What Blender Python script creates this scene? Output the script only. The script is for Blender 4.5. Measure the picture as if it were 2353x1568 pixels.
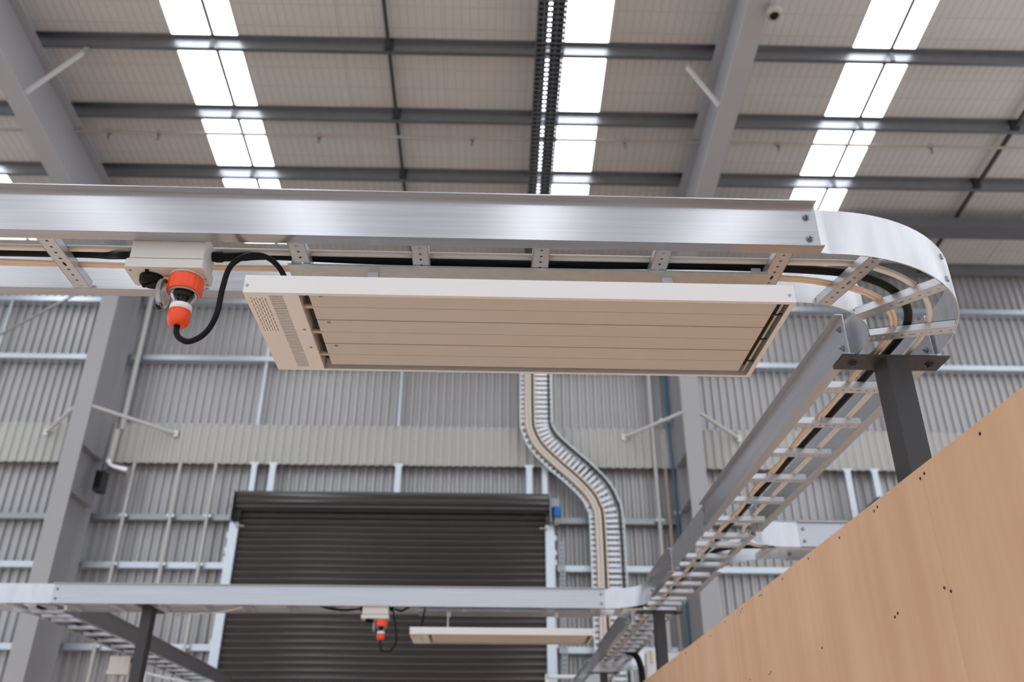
import bpy, math, random
from mathutils import Vector, Matrix
random.seed(7)
for o in list(bpy.data.objects):
    bpy.data.objects.remove(o, do_unlink=True)
SC = bpy.context.scene
COL = SC.collection
EYE = 1.6            # camera height; everything below is laid out relative to the eye, then lifted by EYE

# ---------------------------------------------------------------- camera
cam_d = bpy.data.cameras.new('camera')
cam = bpy.data.objects.new('camera', cam_d)
COL.objects.link(cam)
cam_d.sensor_width = 36.0
cam_d.lens = 2016.485 * 36.0 / 2353.0
cam_d.clip_end = 200
PITCH, YAW, ROLL = math.radians(27.9964), math.radians(1.2203), math.radians(0.2037)
fwd = Vector((math.sin(YAW) * math.cos(PITCH), math.cos(YAW) * math.cos(PITCH), math.sin(PITCH)))
rgt = Vector((math.cos(YAW), -math.sin(YAW), 0))
upv = rgt.cross(fwd)
r2 = math.cos(ROLL) * rgt + math.sin(ROLL) * upv
u2 = -math.sin(ROLL) * rgt + math.cos(ROLL) * upv
mw = Matrix((r2, u2, -fwd)).transposed().to_4x4()
mw.translation = Vector((0, 0, EYE))
cam.matrix_world = mw
cam_d.dof.use_dof = True
cam_d.dof.focus_distance = 2.1
cam_d.dof.aperture_fstop = 3.4
SC.camera = cam

# ---------------------------------------------------------------- world, light, exposure
SKY_PANEL = 4.4      # daylight coming through the translucent roof sheets
wd = bpy.data.worlds.new('world'); SC.world = wd
wd.use_nodes = True
wd.node_tree.nodes['Background'].inputs[0].default_value = (0.84, 0.91, 1.0, 1)
wd.node_tree.nodes['Background'].inputs[1].default_value = 1.0
SC.view_settings.view_transform = 'Standard'
SC.view_settings.look = 'None'
SC.view_settings.gamma = 1.0
SC.view_settings.exposure = 0.15
SC.view_settings.use_curve_mapping = False
SC.cycles.max_bounces = 10
SC.cycles.diffuse_bounces = 6
SC.cycles.glossy_bounces = 4
SC.cycles.transmission_bounces = 6
SC.cycles.sample_clamp_indirect = 6.0
SC.cycles.caustics_reflective = False
SC.cycles.caustics_refractive = False
SC.cycles.use_denoising = True

# ---------------------------------------------------------------- materials
def mat(name, col, rough=0.5, metal=0.0, spec=0.5, bump=0.0, bscale=40.0, vary=0.0, vscale=6.0, stretch=(1, 1, 1), trans=0.0, aniso=0.0, ior=1.45):
    m = bpy.data.materials.new(name); m.use_nodes = True
    nt = m.node_tree; b = nt.nodes['Principled BSDF']
    b.inputs['Base Color'].default_value = (*col, 1)
    b.inputs['Roughness'].default_value = rough
    b.inputs['Metallic'].default_value = metal
    b.inputs['Specular IOR Level'].default_value = spec
    b.inputs['IOR'].default_value = ior
    if trans: b.inputs['Transmission Weight'].default_value = trans
    if aniso: b.inputs['Anisotropic'].default_value = aniso
    if bump or vary:
        tc = nt.nodes.new('ShaderNodeTexCoord'); mp = nt.nodes.new('ShaderNodeMapping')
        mp.inputs['Scale'].default_value = stretch
        nt.links.new(tc.outputs['Object'], mp.inputs['Vector'])
        if vary:
            n = nt.nodes.new('ShaderNodeTexNoise'); n.inputs['Scale'].default_value = vscale; n.inputs['Detail'].default_value = 5
            nt.links.new(mp.outputs[0], n.inputs['Vector'])
            mx = nt.nodes.new('ShaderNodeMix'); mx.data_type = 'RGBA'
            mx.inputs['A'].default_value = (*[max(0, c * (1 - vary)) for c in col], 1)
            mx.inputs['B'].default_value = (*[min(1, c * (1 + vary)) for c in col], 1)
            nt.links.new(n.outputs['Fac'], mx.inputs['Factor'])
            nt.links.new(mx.outputs['Result'], b.inputs['Base Color'])
        if bump:
            n2 = nt.nodes.new('ShaderNodeTexNoise'); n2.inputs['Scale'].default_value = bscale; n2.inputs['Detail'].default_value = 3
            nt.links.new(mp.outputs[0], n2.inputs['Vector'])
            bp = nt.nodes.new('ShaderNodeBump'); bp.inputs['Strength'].default_value = bump; bp.inputs['Distance'].default_value = 0.002
            nt.links.new(n2.outputs['Fac'], bp.inputs['Height'])
            nt.links.new(bp.outputs[0], b.inputs['Normal'])
    return m

def alu_mat(name, stretch, rough=0.30, lo=0.53, hi=0.60):
    """mill-finish aluminium: long faint drawing lines along the extrusion, soft mirror"""
    m = bpy.data.materials.new(name); m.use_nodes = True
    nt = m.node_tree; b = nt.nodes['Principled BSDF']
    b.inputs['Metallic'].default_value = 1.0
    tc = nt.nodes.new('ShaderNodeTexCoord'); mp = nt.nodes.new('ShaderNodeMapping')
    mp.inputs['Scale'].default_value = stretch
    nt.links.new(tc.outputs['Object'], mp.inputs['Vector'])
    n = nt.nodes.new('ShaderNodeTexNoise'); n.inputs['Scale'].default_value = 1.0; n.inputs['Detail'].default_value = 6
    nt.links.new(mp.outputs[0], n.inputs['Vector'])
    cr = nt.nodes.new('ShaderNodeValToRGB')
    cr.color_ramp.elements[0].position = 0.3; cr.color_ramp.elements[0].color = (lo, lo * 1.01, lo * 1.06, 1)
    cr.color_ramp.elements[1].position = 0.7; cr.color_ramp.elements[1].color = (hi, hi * 1.01, hi * 1.06, 1)
    nt.links.new(n.outputs['Fac'], cr.inputs['Fac']); nt.links.new(cr.outputs[0], b.inputs['Base Color'])
    mr = nt.nodes.new('ShaderNodeMapRange'); mr.inputs['To Min'].default_value = rough - 0.03; mr.inputs['To Max'].default_value = rough + 0.03
    nt.links.new(n.outputs['Fac'], mr.inputs['Value']); nt.links.new(mr.outputs[0], b.inputs['Roughness'])
    bp = nt.nodes.new('ShaderNodeBump'); bp.inputs['Strength'].default_value = 0.03; bp.inputs['Distance'].default_value = 0.001
    nt.links.new(n.outputs['Fac'], bp.inputs['Height']); nt.links.new(bp.outputs[0], b.inputs['Normal'])
    # a second, wider lobe: drawn metal scatters part of the light broadly
    g = nt.nodes.new('ShaderNodeBsdfAnisotropic'); g.inputs['Roughness'].default_value = 0.62
    nt.links.new(cr.outputs[0], g.inputs['Color'])
    ms = nt.nodes.new('ShaderNodeMixShader'); ms.inputs[0].default_value = 0.38
    nt.links.new(b.outputs[0], ms.inputs[1]); nt.links.new(g.outputs[0], ms.inputs[2])
    nt.links.new(ms.outputs[0], nt.nodes['Material Output'].inputs['Surface'])
    return m

M = {}
M['alu_x'] = alu_mat('aluminium_drawn_along_x', (2.0, 60, 120), 0.19, 0.50, 0.57)
M['alu_y'] = alu_mat('aluminium_drawn_along_y', (60, 2.0, 120), 0.2)
M['alu_bend'] = alu_mat('aluminium_bent', (25, 25, 4), 0.26, 0.62, 0.70)
M['alu_rung'] = alu_mat('aluminium_rung', (30, 30, 30), 0.30, 0.64, 0.70)
M['galv'] = mat('galvanised_sheet', (0.62, 0.65, 0.65), 0.38, 1.0, vary=0.14, vscale=30, bump=0.05)
M['galv_steel'] = mat('galvanised_purlin', (0.27, 0.28, 0.30), 0.36, 1.0, vary=0.12, vscale=9)
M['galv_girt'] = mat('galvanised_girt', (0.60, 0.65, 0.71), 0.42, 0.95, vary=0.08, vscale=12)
M['bolt'] = mat('zinc_bolt', (0.32, 0.33, 0.36), 0.35, 1.0)
M['white_metal'] = mat('white_powder_coat', (0.78, 0.775, 0.79), 0.42, vary=0.02, bump=0.03, bscale=300)
M['heat_panel'] = mat('cream_heating_panel', (0.59, 0.565, 0.54), 0.5, vary=0.02, bump=0.08, bscale=500)
M['dark_void'] = mat('dark_inside', (0.022, 0.022, 0.02), 0.6)  # near-black, so the shade behind the vent slots is in the colour
M['gap_shade'] = mat('gap_shade_backing', (0.11, 0.105, 0.095), 0.5, 0.6)  # colour darkened to paint shade into the gaps around the heating panels
M['box_grey'] = mat('grey_plastic', (0.66, 0.64, 0.60), 0.4, vary=0.02)
M['orange'] = mat('orange_plastic', (0.90, 0.085, 0.018), 0.32)
M['white_plastic'] = mat('white_plastic', (0.85, 0.85, 0.85), 0.35)
M['clear'] = mat('clear_plastic', (0.97, 0.97, 0.97), 0.06, trans=1.0, ior=1.16)
M['black_rubber'] = mat('black_rubber', (0.011, 0.011, 0.012), 0.45, spec=0.12)
M['tan_cable'] = mat('tan_cable_sheath', (0.78, 0.63, 0.50), 0.5, vary=0.1, vscale=20)
M['white_cable'] = mat('white_conduit', (0.80, 0.76, 0.72), 0.4)
M['blue_wire'] = mat('blue_wire', (0.05, 0.14, 0.55), 0.4)
M['yellow_wire'] = mat('yellow_wire', (0.65, 0.50, 0.05), 0.4)
M['black_steel'] = mat('black_painted_steel', (0.045, 0.043, 0.045), 0.45, vary=0.1)
M['grey_paint'] = mat('grey_painted_steel', (0.39, 0.39, 0.41), 0.5, vary=0.04, vscale=2)
M['rafter_paint'] = mat('grey_painted_rafter', (0.40, 0.40, 0.425), 0.45, vary=0.05, vscale=2)
M['cladding'] = mat('grey_wall_sheet', (0.48, 0.475, 0.485), 0.40, metal=0.35, vary=0.06, vscale=1.5)
M['band'] = mat('pale_grey_wall_sheet', (0.53, 0.53, 0.515), 0.5, vary=0.05, vscale=1.5)
M['shutter'] = mat('charcoal_roller_shutter', (0.032, 0.029, 0.029), 0.24, metal=0.0, spec=0.9, vary=0.08, vscale=2)
M['pipe_white'] = mat('pale_conduit_pipe', (0.60, 0.60, 0.59), 0.45)
M['pipe_blue'] = mat('blue_air_pipe', (0.055, 0.135, 0.22), 0.45)
M['blue_paint'] = mat('blue_paint', (0.02, 0.16, 0.50), 0.35)
M['foil_duct'] = mat('flexible_foil_duct', (0.75, 0.75, 0.77), 0.3, 1.0, bump=0.6, bscale=60)
M['cream_pipe'] = mat('cream_pipe', (0.40, 0.35, 0.31), 0.5)
M['dark_grey'] = mat('dark_grey_paint', (0.13, 0.13, 0.14), 0.5)
M['pale_cable'] = mat('pale_cable', (0.74, 0.66, 0.58), 0.5)
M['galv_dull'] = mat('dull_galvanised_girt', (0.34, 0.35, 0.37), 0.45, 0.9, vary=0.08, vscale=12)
M['clear_flap'] = mat('frosted_clear_plastic', (0.93, 0.92, 0.92), 0.22, trans=0.75, ior=1.3)
M['floor'] = mat('warm_concrete_floor', (0.84, 0.70, 0.575), 0.7, vary=0.08, vscale=0.8)
M['hall_wall'] = mat('plain_grey_wall', (0.50, 0.49, 0.49), 0.6, vary=0.05, vscale=0.5)
M['screw'] = mat('dark_screw', (0.05, 0.035, 0.02), 0.5, 0.4)
M['copper_tab'] = mat('tan_tab', (0.55, 0.46, 0.40), 0.45, 0.3)

def ceiling_mat():
    m = bpy.data.materials.new('foil_faced_insulation'); m.use_nodes = True
    nt = m.node_tree; b = nt.nodes['Principled BSDF']
    b.inputs['Roughness'].default_value = 0.48; b.inputs['Metallic'].default_value = 0.25
    tc = nt.nodes.new('ShaderNodeTexCoord'); sp = nt.nodes.new('ShaderNodeSeparateXYZ')
    nt.links.new(tc.outputs['Object'], sp.inputs[0])
    def grid(out, pitch, width):
        a = nt.nodes.new('ShaderNodeMath'); a.operation = 'DIVIDE'; nt.links.new(out, a.inputs[0]); a.inputs[1].default_value = pitch
        f = nt.nodes.new('ShaderNodeMath'); f.operation = 'FRACT'; nt.links.new(a.outputs[0], f.inputs[0])
        c = nt.nodes.new('ShaderNodeMath'); c.operation = 'LESS_THAN'; nt.links.new(f.outputs[0], c.inputs[0]); c.inputs[1].default_value = width
        return c.outputs[0]
    gx = grid(sp.outputs['X'], 0.10, 0.2); gy = grid(sp.outputs['Y'], 0.30, 0.06)
    mxx = nt.nodes.new('ShaderNodeMath'); mxx.operation = 'MAXIMUM'
    nt.links.new(gx, mxx.inputs[0]); nt.links.new(gy, mxx.inputs[1])
    n = nt.nodes.new('ShaderNodeTexNoise'); n.inputs['Scale'].default_value = 2.2; n.inputs['Detail'].default_value = 4
    nt.links.new(tc.outputs['Object'], n.inputs['Vector'])
    c1 = nt.nodes.new('ShaderNodeMix'); c1.data_type = 'RGBA'
    c1.inputs['A'].default_value = (0.60, 0.575, 0.56, 1); c1.inputs['B'].default_value = (0.68, 0.655, 0.64, 1)
    nt.links.new(n.outputs['Fac'], c1.inputs['Factor'])
    c2 = nt.nodes.new('ShaderNodeMix'); c2.data_type = 'RGBA'; c2.inputs['B'].default_value = (0.56, 0.535, 0.52, 1)
    nt.links.new(c1.outputs['Result'], c2.inputs['A']); nt.links.new(mxx.outputs[0], c2.inputs['Factor'])
    nt.links.new(c2.outputs['Result'], b.inputs['Base Color'])
    bp = nt.nodes.new('ShaderNodeBump'); bp.inputs['Strength'].default_value = 0.5; bp.inputs['Distance'].default_value = 0.02
    nt.links.new(n.outputs['Fac'], bp.inputs['Height']); nt.links.new(bp.outputs[0], b.inputs['Normal'])
    return m
M['ceiling'] = ceiling_mat()

def sky_mat():
    m = bpy.data.materials.new('translucent_roof_sheet_daylight'); m.use_nodes = True
    nt = m.node_tree; nt.nodes.clear()
    e = nt.nodes.new('ShaderNodeEmission'); e.inputs[0].default_value = (0.935, 0.962, 1.0, 1); e.inputs[1].default_value = SKY_PANEL
    o = nt.nodes.new('ShaderNodeOutputMaterial'); nt.links.new(e.outputs[0], o.inputs[0])
    return m
M['sky_panel'] = sky_mat()

def ply_mat():
    m = bpy.data.materials.new('plywood'); m.use_nodes = True
    nt = m.node_tree; b = nt.nodes['Principled BSDF']; b.inputs['Roughness'].default_value = 0.62; b.inputs['Specular IOR Level'].default_value = 0.25
    tc = nt.nodes.new('ShaderNodeTexCoord'); mp = nt.nodes.new('ShaderNodeMapping'); mp.inputs['Scale'].default_value = (1, 7, 0.35)
    nt.links.new(tc.outputs['Object'], mp.inputs['Vector'])
    n = nt.nodes.new('ShaderNodeTexNoise'); n.inputs['Scale'].default_value = 2.0; n.inputs['Detail'].default_value = 6
    nt.links.new(mp.outputs[0], n.inputs['Vector'])
    n2 = nt.nodes.new('ShaderNodeTexNoise'); n2.inputs['Scale'].default_value = 1.3; n2.inputs['Detail'].default_value = 2
    nt.links.new(tc.outputs['Object'], n2.inputs['Vector'])
    ad = nt.nodes.new('ShaderNodeMath'); ad.operation = 'ADD'; nt.links.new(n.outputs['Fac'], ad.inputs[0]); nt.links.new(n2.outputs['Fac'], ad.inputs[1])
    cr = nt.nodes.new('ShaderNodeValToRGB')
    cr.color_ramp.elements[0].position = 0.38; cr.color_ramp.elements[0].color = (0.66, 0.41, 0.255, 1)
    cr.color_ramp.elements[1].position = 0.62; cr.color_ramp.elements[1].color = (0.75, 0.50, 0.335, 1)
    hf = nt.nodes.new('ShaderNodeMath'); hf.operation = 'MULTIPLY'; hf.inputs[1].default_value = 0.5
    nt.links.new(ad.outputs[0], hf.inputs[0]); nt.links.new(hf.outputs[0], cr.inputs['Fac'])
    nt.links.new(cr.outputs[0], b.inputs['Base Color'])
    return m
M['ply'] = ply_mat()

def label_mat():
    """printed rating label: rows of fine dark dashes on the cream cover"""
    m = bpy.data.materials.new('rating_label_print'); m.use_nodes = True
    nt = m.node_tree; b = nt.nodes['Principled BSDF']; b.inputs['Roughness'].default_value = 0.45
    tc = nt.nodes.new('ShaderNodeTexCoord'); mp = nt.nodes.new('ShaderNodeMapping')
    mp.inputs['Rotation'].default_value = (0, 0, math.radians(90)); mp.inputs['Scale'].default_value = (1, 1, 1)
    nt.links.new(tc.outputs['Object'], mp.inputs['Vector'])
    br = nt.nodes.new('ShaderNodeTexBrick')
    br.inputs['Scale'].default_value = 1.0; br.inputs['Brick Width'].default_value = 0.017; br.inputs['Row Height'].default_value = 0.0062
    br.inputs['Mortar Size'].default_value = 0.0021; br.inputs['Mortar Smooth'].default_value = 0.1
    br.inputs['Color1'].default_value = (0.22, 0.17, 0.15, 1); br.inputs['Color2'].default_value = (0.34, 0.28, 0.25, 1)
    br.inputs['Mortar'].default_value = (0.80, 0.80, 0.82, 1)
    nt.links.new(mp.outputs[0], br.inputs['Vector']); nt.links.new(br.outputs['Color'], b.inputs['Base Color'])
    return m
M['label'] = label_mat()

# ---------------------------------------------------------------- mesh helpers
class MB:
    def __init__(s): s.v = []; s.f = []; s.sm = []
    def add(s, vs, fs, smooth=False):
        n = len(s.v); s.v += [tuple(v) for v in vs]
        for f in fs: s.f.append(tuple(i + n for i in f)); s.sm.append(smooth)
        return s
    def box(s, x0, x1, y0, y1, z0, z1):
        v = [(x, y, z) for x in (x0, x1) for y in (y0, y1) for z in (z0, z1)]
        return s.add(v, [(0, 1, 3, 2), (4, 6, 7, 5), (0, 4, 5, 1), (2, 3, 7, 6), (0, 2, 6, 4), (1, 5, 7, 3)])
    def bar(s, p, q, w, h, up=(0, 0, 1)):
        """square bar from p to q, w across, h along up"""
        p, q = Vector(p), Vector(q); d = (q - p).normalized(); u = Vector(up); u = (u - u.dot(d) * d).normalized(); a = d.cross(u)
        v = [e + a * (i * w / 2) + u * (j * h / 2) for e in (p, q) for i in (-1, 1) for j in (-1, 1)]
        return s.add(v, [(0, 2, 3, 1), (4, 5, 7, 6), (0, 1, 5, 4), (2, 6, 7, 3), (0, 4, 6, 2), (1, 3, 7, 5)])
    def prism(s, prof, p, q, ax, ay):
        """closed 2-D profile (u,v) swept from p to q; u along ax, v along ay"""
        p, q, ax, ay = Vector(p), Vector(q), Vector(ax), Vector(ay); n = len(prof)
        v = [e + ax * a + ay * b for e in (p, q) for a, b in prof]
        f = [(i, (i + 1) % n, n + (i + 1) % n, n + i) for i in range(n)]
        return s.add(v, f + [tuple(range(n - 1, -1, -1)), tuple(range(n, 2 * n))])
    def lathe(s, prof, c, n=24, axis='Z', smooth=True, wob=0, nw=0):
        """profile of (radius, height) turned about an axis through c; open ends closed where radius is 0"""
        c = Vector(c); v = []; f = []
        for r, h in prof:
            for k in range(n):
                a = 2 * math.pi * k / n; rr = r * (1 + wob * (1 if (k % 2) else -1)) if nw else r
                x, y = rr * math.cos(a), rr * math.sin(a)
                v.append(c + (Vector((x, y, h)) if axis == 'Z' else Vector((h, x, y)) if axis == 'X' else Vector((x, h, y))))
        for i in range(len(prof) - 1):
            for k in range(n):
                f.append((i * n + k, i * n + (k + 1) % n, (i + 1) * n + (k + 1) % n, (i + 1) * n + k))
        s.add(v, f, smooth)
        s.add(v[:n], [tuple(range(n))]); s.add(v[-n:], [tuple(range(n))])
        return s
    def tube(s, pts, r, n=10, smooth=True):
        P = [Vector(p) for p in pts]; v = []; f = []
        t0 = (P[1] - P[0]).normalized(); u = Vector((0, 0, 1)) if abs(t0.z) < 0.9 else Vector((1, 0, 0))
        u = (u - u.dot(t0) * t0).normalized()
        for i, p in enumerate(P):
            t = (P[min(i + 1, len(P) - 1)] - P[max(i - 1, 0)]).normalized()
            u = (u - u.dot(t) * t).normalized(); w = t.cross(u)
            for k in range(n):
                a = 2 * math.pi * k / n; v.append(p + u * (r * math.cos(a)) + w * (r * math.sin(a)))
        for i in range(len(P) - 1):
            for k in range(n):
                f.append((i * n + k, i * n + (k + 1) % n, (i + 1) * n + (k + 1) % n, (i + 1) * n + k))
        s.add(v, f, smooth); s.add(v[:n], [tuple(range(n))]); s.add(v[-n:], [tuple(range(n))])
        return s
    def ribbon(s, path, z0, z1, t, smooth=True):
        """upright sheet of thickness t standing on a path of (x,y)"""
        n = len(path); L = []; R = []
        for i in range(n):
            a = Vector(path[max(i - 1, 0)]); b = Vector(path[min(i + 1, n - 1)]); d = (b - a).normalized(); nn = Vector((-d.y, d.x)); c = Vector(path[i])
            L.append(c + nn * t / 2); R.append(c - nn * t / 2)
        v = []
        for i in range(n): v += [(L[i].x, L[i].y, z0), (L[i].x, L[i].y, z1), (R[i].x, R[i].y, z0), (R[i].x, R[i].y, z1)]
        fs = []; ff = []
        for i in range(n - 1):
            a, b = 4 * i, 4 * i + 4
            fs += [(a, b, b + 1, a + 1), (a + 2, a + 3, b + 3, b + 2)]; ff += [(a + 1, b + 1, b + 3, a + 3), (a, a + 2, b + 2, b)]
        ff += [(0, 1, 3, 2), (4 * n - 4, 4 * n - 2, 4 * n - 1, 4 * n - 3)]
        s.add(v, fs, smooth); s.add(v, ff, False)
        return s
    def mesh(s, name, m, centre=True):
        off = Vector((0, 0, 0))
        if centre:
            xs, ys, zs = zip(*s.v); off = Vector(((min(xs) + max(xs)) / 2, (min(ys) + max(ys)) / 2, min(zs)))
        me = bpy.data.meshes.new(name)
        me.from_pydata([(Vector(v) - off)[:] for v in s.v], [], s.f)
        me.polygons.foreach_set('use_smooth', s.sm)
        me.materials.append(M[m]); me.update()
        return me, off
    def build(s, name, m, parent=None):
        me, off = s.mesh(name, m)
        return place(name, me, parent, off)

def place(name, me, parent=None, loc=(0, 0, 0), rz=0.0):
    o = bpy.data.objects.new(name, me); COL.objects.link(o)
    o.location = loc; o.rotation_euler = (0, 0, rz)
    if parent is not None:
        o.parent = parent
        if parent.parent is None: o.matrix_parent_inverse = Matrix.Translation(-Vector(parent.location))
        else:
            o.matrix_parent_inverse = Matrix.Translation(-Vector(parent.location))
    return o

def tag(o, label=None, cat=None, group=None, kind=None):
    if label: o['label'] = label
    if cat: o['category'] = cat
    if group: o['group'] = group
    if kind: o['kind'] = kind
    return o

def thing(name, label, cat, loc=(0, 0, 0), group=None, kind=None):
    o = bpy.data.objects.new(name, None); COL.objects.link(o); o.location = loc; o.empty_display_size = 0.1
    return tag(o, label, cat, group, kind)

def smooth_path(pts, k=8):
    P = [Vector(p) for p in pts]; P = [2 * P[0] - P[1]] + P + [2 * P[-1] - P[-2]]; out = []
    for i in range(1, len(P) - 2):
        for j in range(k):
            t = j / k; a, b, c, d = P[i - 1:i + 3]
            out.append(0.5 * ((2 * b) + (c - a) * t + (2 * a - 5 * b + 4 * c - d) * t * t + (3 * b - a - 3 * c + d) * t ** 3))
    return out + [P[-2]]

def arc(cx, cy, r, a0, a1, n=14):
    return [(cx + r * math.cos(math.radians(a0 + (a1 - a0) * i / n)), cy + r * math.sin(math.radians(a0 + (a1 - a0) * i / n))) for i in range(n + 1)]

SYS = []     # things of the tray system, which stands turned by half a degree against the hall
def sysd(o): SYS.append(o); return o

# ================================================================ THE HALL
FLOOR = -EYE
XL, XR, YB, YF = -16.0, 16.0, -15.0, 12.10
def sheet_z(y): return 7.78 + 0.105 * (12 - y)
def purlin_z(y): return sheet_z(y) - 0.16

fl = MB().box(XL, XR, YB, YF, FLOOR - 0.1, FLOOR).build('floor', 'floor'); tag(fl, 'warm tan concrete floor of the hall', 'floor', kind='structure')
# far wall: ribbed sheets, each its own part
def rib_profile(w, pitch, depth, flat=0.34):
    """zig-zag line (x, d) across a sheet of width w"""
    pts = []; n = round(w / pitch)
    for i in range(n):
        x = i * pitch
        pts += [(x, 0), (x + pitch * flat, 0), (x + pitch * 0.5, -depth), (x + pitch * (0.5 + flat), -depth)]
    pts.append((w, 0))
    return pts
def ribbed(w, pitch, depth, h, t=0.004):
    mb = MB(); pr = rib_profile(w, pitch, depth); n = len(pr); v = []
    for x, d in pr: v += [(x - w / 2, d, 0), (x - w / 2, d, h), (x - w / 2, d + t, 0), (x - w / 2, d + t, h)]
    f = []
    for i in range(n - 1):
        a, b = 4 * i, 4 * i + 4
        f += [(a, b, b + 1, a + 1), (a + 2, a + 3, b + 3, b + 2), (a, a + 2, b + 2, b), (a + 1, b + 1, b + 3, a + 3)]
    f += [(0, 1, 3, 2), (4 * n - 4, 4 * n - 2, 4 * n - 1, 4 * n - 3)]
    return mb.add(v, f)
WALL_Y = 12.08
wb = thing('wall_back', 'far wall of grey ribbed metal sheets', 'wall', (0, WALL_Y, FLOOR), kind='structure')
SW = 0.72
sheet_me, _ = ribbed(SW, 0.12, 0.034, 9.40).mesh('cladding_sheet', 'cladding', centre=False)
for i in range(-15, 15):
    place('cladding_sheet', sheet_me, wb, ((i + 0.5) * SW, WALL_Y, FLOOR))
bd = thing('trim_1', 'pale ribbed sheet band running across the far wall above the shutter', 'wall band', (0, 11.87, 4.28), kind='structure')
band_me, _ = ribbed(SW, 0.12, 0.026, 0.60).mesh('band_sheet', 'band', centre=False)
for i in range(-15, 15):
    place('band_sheet', band_me, bd, ((i + 0.5) * SW, 11.87, 4.28))
MB().box(-10.8, 10.8, 11.86, 12.05, 4.86, 4.875).build('cap_flashing', 'band', bd)

# girts
def girt(x0, x1, z, where, m_='galv_girt'):
    prof = [(0, 0), (0.17, 0), (0.17, 0.004), (0.004, 0.004), (0.004, 0.076), (0.17, 0.076), (0.17, 0.08), (0, 0.08)]
    o = MB().prism(prof, (x0, 11.88, z), (x1, 11.88, z), (0, 1, 0), (0, 0, 1)).build('girt_beam', m_)
    tag(o, where, 'wall girt', 'galvanised girts on the far wall', 'structure')
girt(-10.8, 10.8, 6.92, 'galvanised girt highest on the far wall, just under the roof')
girt(-10.8, 10.8, 5.92, 'galvanised girt across the far wall between the roof and the pale band')
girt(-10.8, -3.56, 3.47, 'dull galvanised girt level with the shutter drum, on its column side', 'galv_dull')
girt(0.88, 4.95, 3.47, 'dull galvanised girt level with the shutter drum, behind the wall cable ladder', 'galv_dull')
girt(-10.8, -3.56, 2.81, 'bright galvanised girt reaching the shutter guide above the lower tray, column side')
girt(0.88, 4.95, 2.81, 'bright galvanised girt crossing behind the wall cable ladder mid height')
girt(-10.8, -3.56, 1.76, 'lowest galvanised girt reaching the shutter guide, column side')
girt(0.88, 4.95, 1.76, 'lowest galvanised girt, beside the far heater')

PUR = [7.75, 8.83, 9.92, 10.95, 11.85]
# ceiling: insulation strips between the translucent sheets
ceil = thing('ceiling', 'pitched roof lined with grey foil-faced insulation under wire mesh', 'ceiling', (0, 0, 7.6), kind='structure')
SKY = [(-11.3, -10.5), (-7.83, -7.03), (-3.96, -3.165), (0.56, 1.327), (4.33, 5.10), (9.3, 10.1), (12.9, 13.7)]
def roof_slab(x0, x1, y0, y1, up=0.0, th=0.06):
    v = [(x, y, sheet_z(y) + up + dz) for x in (x0, x1) for y in (y0, y1) for dz in (0, th)]
    return MB().add(v, [(0, 1, 3, 2), (4, 6, 7, 5), (0, 4, 5, 1), (2, 3, 7, 6), (0, 2, 6, 4), (1, 5, 7, 3)])
edges = [XL] + [e for s in SKY for e in s] + [XR]
SKY_END = 11.55
for i in range(0, len(edges), 2):
    a, b = edges[i], edges[i + 1]; n = max(1, round((b - a) / 1.25))
    for k in range(n):
        x0 = a + (b - a) * k / n; x1 = a + (b - a) * (k + 1) / n
        roof_slab(x0, x1, YB, YF, 0.0 if k % 2 == 0 else 0.006).build('insulation_strip', 'ceiling', ceil)
for i, (a, b) in enumerate(SKY):
    roof_slab(a, b, SKY_END, YF).build('insulation_strip', 'ceiling', ceil)
sky_lab = ['strip of white translucent roof sheet far beyond the column', 'sliver of translucent roof sheet glimpsed beyond the big rafter',
           'translucent roof sheet in two panes beside the big rafter', 'translucent roof sheet beside the cable tray under the roof',
           'translucent roof sheet in two panes beyond the narrow rafter', 'translucent roof sheet past the dark bridging bar', 'translucent roof sheet farthest beyond the partition']
for i, (a, b) in enumerate(SKY):
    w = thing('window_%d' % (i + 1), sky_lab[i], 'skylight', ((a + b) / 2, 0, sheet_z(0)), 'translucent roof sheets', 'structure')
    m_ = a + (b - a) * (0.16 if i == 3 else 0.62)
    roof_slab(a + 0.004, m_ - 0.006, YB, SKY_END, 0.01, 0.02).build('pane', 'sky_panel', w)
    roof_slab(m_ + 0.006, b - 0.004, YB, SKY_END, 0.01, 0.02).build('pane', 'sky_panel', w)
    roof_slab(m_ - 0.021, m_ + 0.021, YB, SKY_END, -0.004, 0.03).build('lap_joint', 'dark_grey', w)
    for y in PUR:
        MB().box(m_ - 0.03, m_ + 0.03, y - 0.008, y - 0.001, purlin_z(y) + 0.002, purlin_z(y) + 0.155).build('lap_clip', 'dark_grey', w)

pl = ['highest in view, crossing above the sprinkler pipe by one bay', 'just before the sprinkler pipe', 'just above the near tray rail', 'seen past the tray bend', 'against the far wall']
for i, y in enumerate(PUR):
    z = purlin_z(y); prof = [(0, 0), (0.055, 0), (0.055, 0.015), (0.051, 0.015), (0.051, 0.004), (0.004, 0.004), (0.004, 0.156), (-0.055, 0.156), (-0.055, 0.16), (0, 0.16)]
    o = MB().prism(prof, (XL, y, z), (XR, y, z), (0, 1, 0), (0, 0, 1)).build('purlin_beam', 'galv_steel')
    tag(o, 'dark galvanised roof purlin, ' + pl[i], 'purlin', 'galvanised purlins under the roof', 'structure')
# dark eave beam beyond the bend
tag(MB().box(3.1, XR, 10.50, 10.80, 7.60, 7.76).build('eave_beam', 'dark_grey'), 'dark painted beam under the roof beyond the tray bend', 'beam', kind='structure')

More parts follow.
